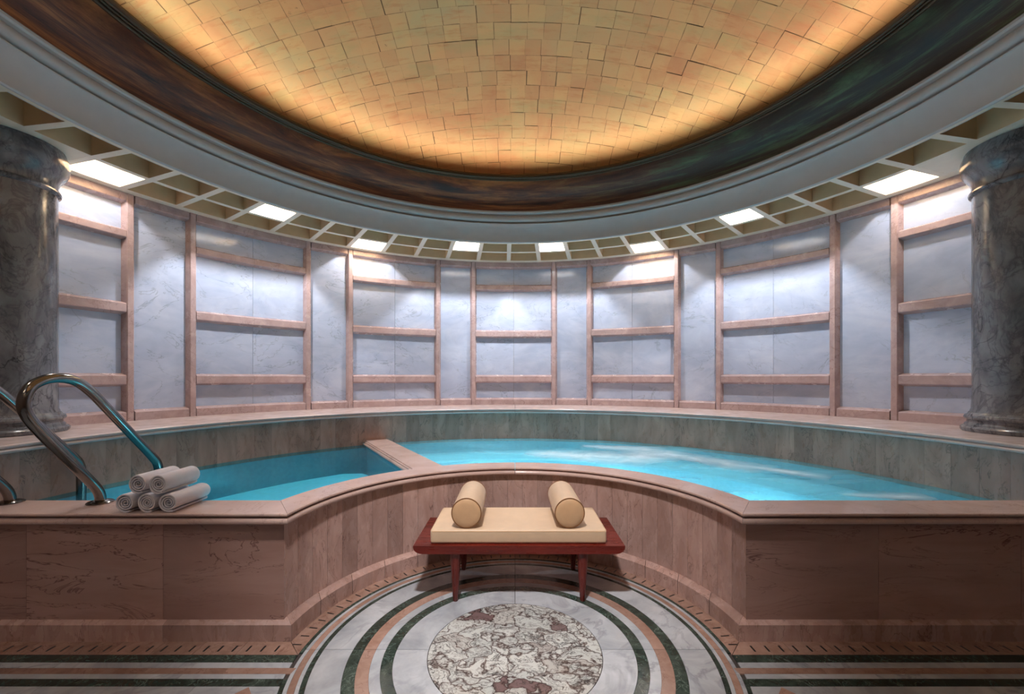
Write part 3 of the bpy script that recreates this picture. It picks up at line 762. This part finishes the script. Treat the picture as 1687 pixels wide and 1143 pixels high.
# bench
BX = 0.027
bench = empty('bench', (BX, 0.745, 0)); tag(bench, 'low red mahogany bench with tapered legs standing in the niche', 'bench')
zt, zb, hx = 0.388, 0.334, 0.700
pr = [(-hx, zt), (hx, zt)]
for q in range(9):
    a = q * PI / 2 / 8; pr.append((hx - 0.062 + 0.062 * math.cos(a), zb + 0.044 - 0.044 * math.sin(a)))
for q in range(9):
    a = PI / 2 - q * PI / 2 / 8; pr.append((-hx + 0.062 - 0.062 * math.cos(a), zb + 0.044 - 0.044 * math.sin(a)))
link('seat_board', mesh(*loft([[(x, y, z) for x, z in pr] for y in (-0.285, -0.282, 0.282, 0.285)]), smooth=0.4), M['wood'], bench)
lm = mesh(*lathe([(0.001, 0.0), (0.015, 0.0), (0.017, 0.004), (0.026, 0.14), (0.034, 0.26), (0.036, 0.3338), (0.001, 0.3338)], 20), smooth=0.6)
for sx in (-1, 1):
    for sy in (-0.232, 0.232): link('leg', lm, M['wood_leg'], bench, loc=(sx * 0.427, sy, 0))
# seat cushion
def rbox(hx, hy, h, bev, puff):
    bm = bmesh.new(); bmesh.ops.create_cube(bm, size=1.0)
    for v in bm.verts: v.co = Vector((v.co.x * 2 * hx, v.co.y * 2 * hy, (v.co.z + 0.5) * h))
    bmesh.ops.bevel(bm, geom=list(bm.edges), offset=bev, segments=4, affect='EDGES', profile=0.6)
    bmesh.ops.subdivide_edges(bm, edges=[e for e in bm.edges if e.calc_length() > 0.15], cuts=12, use_grid_fill=True)
    for v in bm.verts:
        fx = max(0, 1 - (v.co.x / hx) ** 2); fy = max(0, 1 - (v.co.y / hy) ** 2)
        if v.co.z > h * 0.5: v.co.z += puff * fx ** 0.5 * fy ** 0.5
    me = bpy.data.meshes.new('m'); bm.to_mesh(me); bm.free()
    me.polygons.foreach_set('use_smooth', [True] * len(me.polygons)); return me
cu = empty('seat_cushion', (BX - 0.004, 0.745, zt)); tag(cu, 'flat tan leather seat cushion lying on the bench', 'cushion')
pad = link('pad', rbox(0.590, 0.252, 0.093, 0.020, 0.004), M['leather'], cu)
P = []
for q in range(4):
    sx, sy = ((1, 1), (-1, 1), (-1, -1), (1, -1))[q]
    for a_ in range(5):
        a = q * PI / 2 + a_ * PI / 8; P.append((sx * 0.568 + 0.0205 * math.cos(a), sy * 0.230 + 0.0205 * math.sin(a), 0.0825))
link('seam', mesh(*tube(P + [P[0]], 0.0022, 6)), M['leather_end'], pad)
# bolsters
def bolster(x, label, rz):
    rr = 0.101; hl = 0.247
    t = empty('bolster', (x, 0.757, zt + 0.0985 + rr), rz); tag(t, label, 'bolster', 'tan leather bolsters')
    pf = [(0.001, -hl - 0.006), (rr * 0.6, -hl - 0.004), (rr - 0.010, -hl), (rr - 0.002, -hl + 0.006), (rr, -hl + 0.02), (rr + 0.001, 0), (rr, hl - 0.02), (rr - 0.004, hl - 0.008), (rr - 0.016, hl), (rr * 0.5, hl + 0.006), (0.001, hl + 0.007)]
    V, F = loft([[(r * math.cos(2 * PI * i / 40), y, r * math.sin(2 * PI * i / 40)) for i in range(40)] for r, y in pf[3:]])
    link('roll', mesh(V, F, 0.8), M['leather'], t)
    V, F = loft([[(r * math.cos(2 * PI * i / 40), y, r * math.sin(2 * PI * i / 40)) for i in range(40)] for r, y in pf[:4]], cap=False)
    ec = link('end_cap', mesh(V, F, 0.8), M['leather_end'], t)
    for y in (-hl + 0.004, hl - 0.008):
        link('piping', mesh(*tube([((rr - 0.002) * math.cos(2 * PI * i / 48), y, (rr - 0.002) * math.sin(2 * PI * i / 48)) for i in range(49)], 0.0035, 6)), M['piping'], ec)
bolster(-0.327, 'round tan leather bolster on the left end of the bench cushion', 0.0)
bolster(0.363, 'round tan leather bolster on the right end of the bench cushion', 0.02)

# handrails
def handrail(x, label):
    Y0 = -2.343
    ctrl = [(2.607, ZC), (2.606, 0.775), (2.572, 0.842), (2.44, 1.006), (2.31, 1.168), (2.225, 1.285), (2.200, 1.365), (2.228, 1.442), (2.292, 1.484), (2.375, 1.496), (2.46, 1.478), (2.545, 1.418), (2.65, 1.308), (2.82, 1.122), (2.985, 0.940), (3.025, 0.880), (3.036, 0.80), (3.036, 0.55), (3.036, 0.0805)]
    t = empty('handrail', (x, 2.607 + Y0, ZC)); tag(t, label, 'handrail', 'steel pool handrails')
    pts = [(0, y - 2.607, z - ZC) for y, z in ctrl]
    link('rail_tube', mesh(*tube(spline(pts, 8), 0.0275, 18), smooth=1.0), M['steel'], t)
    fg = link('flange', mesh(*lathe([(0.028, 0.0005), (0.066, 0.0005), (0.066, 0.006), (0.058, 0.012), (0.036, 0.018), (0.028, 0.02)], 32), smooth=0.5), M['steel'], t)
    for q in range(3):
        a = q * 2 * PI / 3 + 0.4
        link('screw', mesh(*lathe([(0.0005, 0.008), (0.006, 0.008), (0.005, 0.014), (0.0005, 0.015)], 10)), M['steel'], fg, loc=(0.05 * math.cos(a), 0.05 * math.sin(a), 0))
handrail(-2.545, 'looped steel handrail rising from the curb beside the rolled towels')
handrail(-3.10, 'looped steel handrail cut off by the left edge of the picture')

# rolled towels: spiral cross-sections
def towel(x, z, y0, ln, label, turn, sq, rz):
    rr = 0.0575; th = 0.0105; rnd = random.Random(int(x * 1000))
    n = 110; turns = 3.6 + 0.22 * (turn % 3); turn = -PI / 2 + 0.5 - turns * 2 * PI; outer, inn = [], []
    for i in range(n):
        t = i / (n - 1); a = turn + t * turns * 2 * PI; r = 0.0075 + (rr - 0.0075) * t
        w = 1 + 0.03 * math.sin(2.3 * a + turn * 5)
        outer.append((r * w * math.cos(a), r * w * math.sin(a)))
        tt = th * (0.55 + 0.37 * t); inn.append(((r - tt) * w * math.cos(a), (r - tt) * w * math.sin(a)))
    stations = [(0.0, 0.965), (0.004, 0.985), (0.012, 1.0)] + [(0.012 + (ln - 0.032) * q / 8, 1 + rnd.uniform(-0.012, 0.012)) for q in range(1, 9)] + [(ln - 0.010, 0.985), (ln - 0.003, 0.93), (ln, 0.86)]
    V = []; F = []; m = 2 * n
    for y, s in stations:
        for (px, pz) in outer + inn[::-1]:
            dd = math.hypot(px, pz) / rr
            V.append((px * s * (1 + sq), y + (0.008 * (1 - dd) if y < 0.002 else 0), max(pz * s * (1 - sq), -rr * 0.965)))
    for k in range(len(stations) - 1):
        a, b = k * m, (k + 1) * m
        for j in range(m): F.append((a + j, a + (j + 1) % m, b + (j + 1) % m, b + j))
    for base in (0, (len(stations) - 1) * m):
        for j in range(n - 1): F.append((base + j, base + j + 1, base + m - 2 - j, base + m - 1 - j))
    o = link('rolled_towel', mesh(V, F, 0.9), M['towel'], loc=(x, y0, z), rz=rz)
    return tag(o, label, 'towel', 'white rolled towels on the curb')
zb_ = ZC + 0.0575 * 0.967
towel(-2.218, zb_, 0.070, 0.27, 'white rolled towel at the left of the bottom row', 0.4, 0.01, 0.0)
towel(-2.097, zb_, 0.075, 0.27, 'white rolled towel in the middle of the bottom row', 2.2, 0.0, 0.0)
towel(-1.976, zb_, 0.075, 0.28, 'white rolled towel at the right of the bottom row', 3.6, 0.01, 0.0)
towel(-2.158, zb_ + 0.104, 0.085, 0.27, 'white rolled towel stacked on top at the left', 1.2, 0.01, 0.0)
towel(-2.037, zb_ + 0.104, 0.080, 0.27, 'white rolled towel stacked on top at the right', 5.0, 0.0, 0.0)
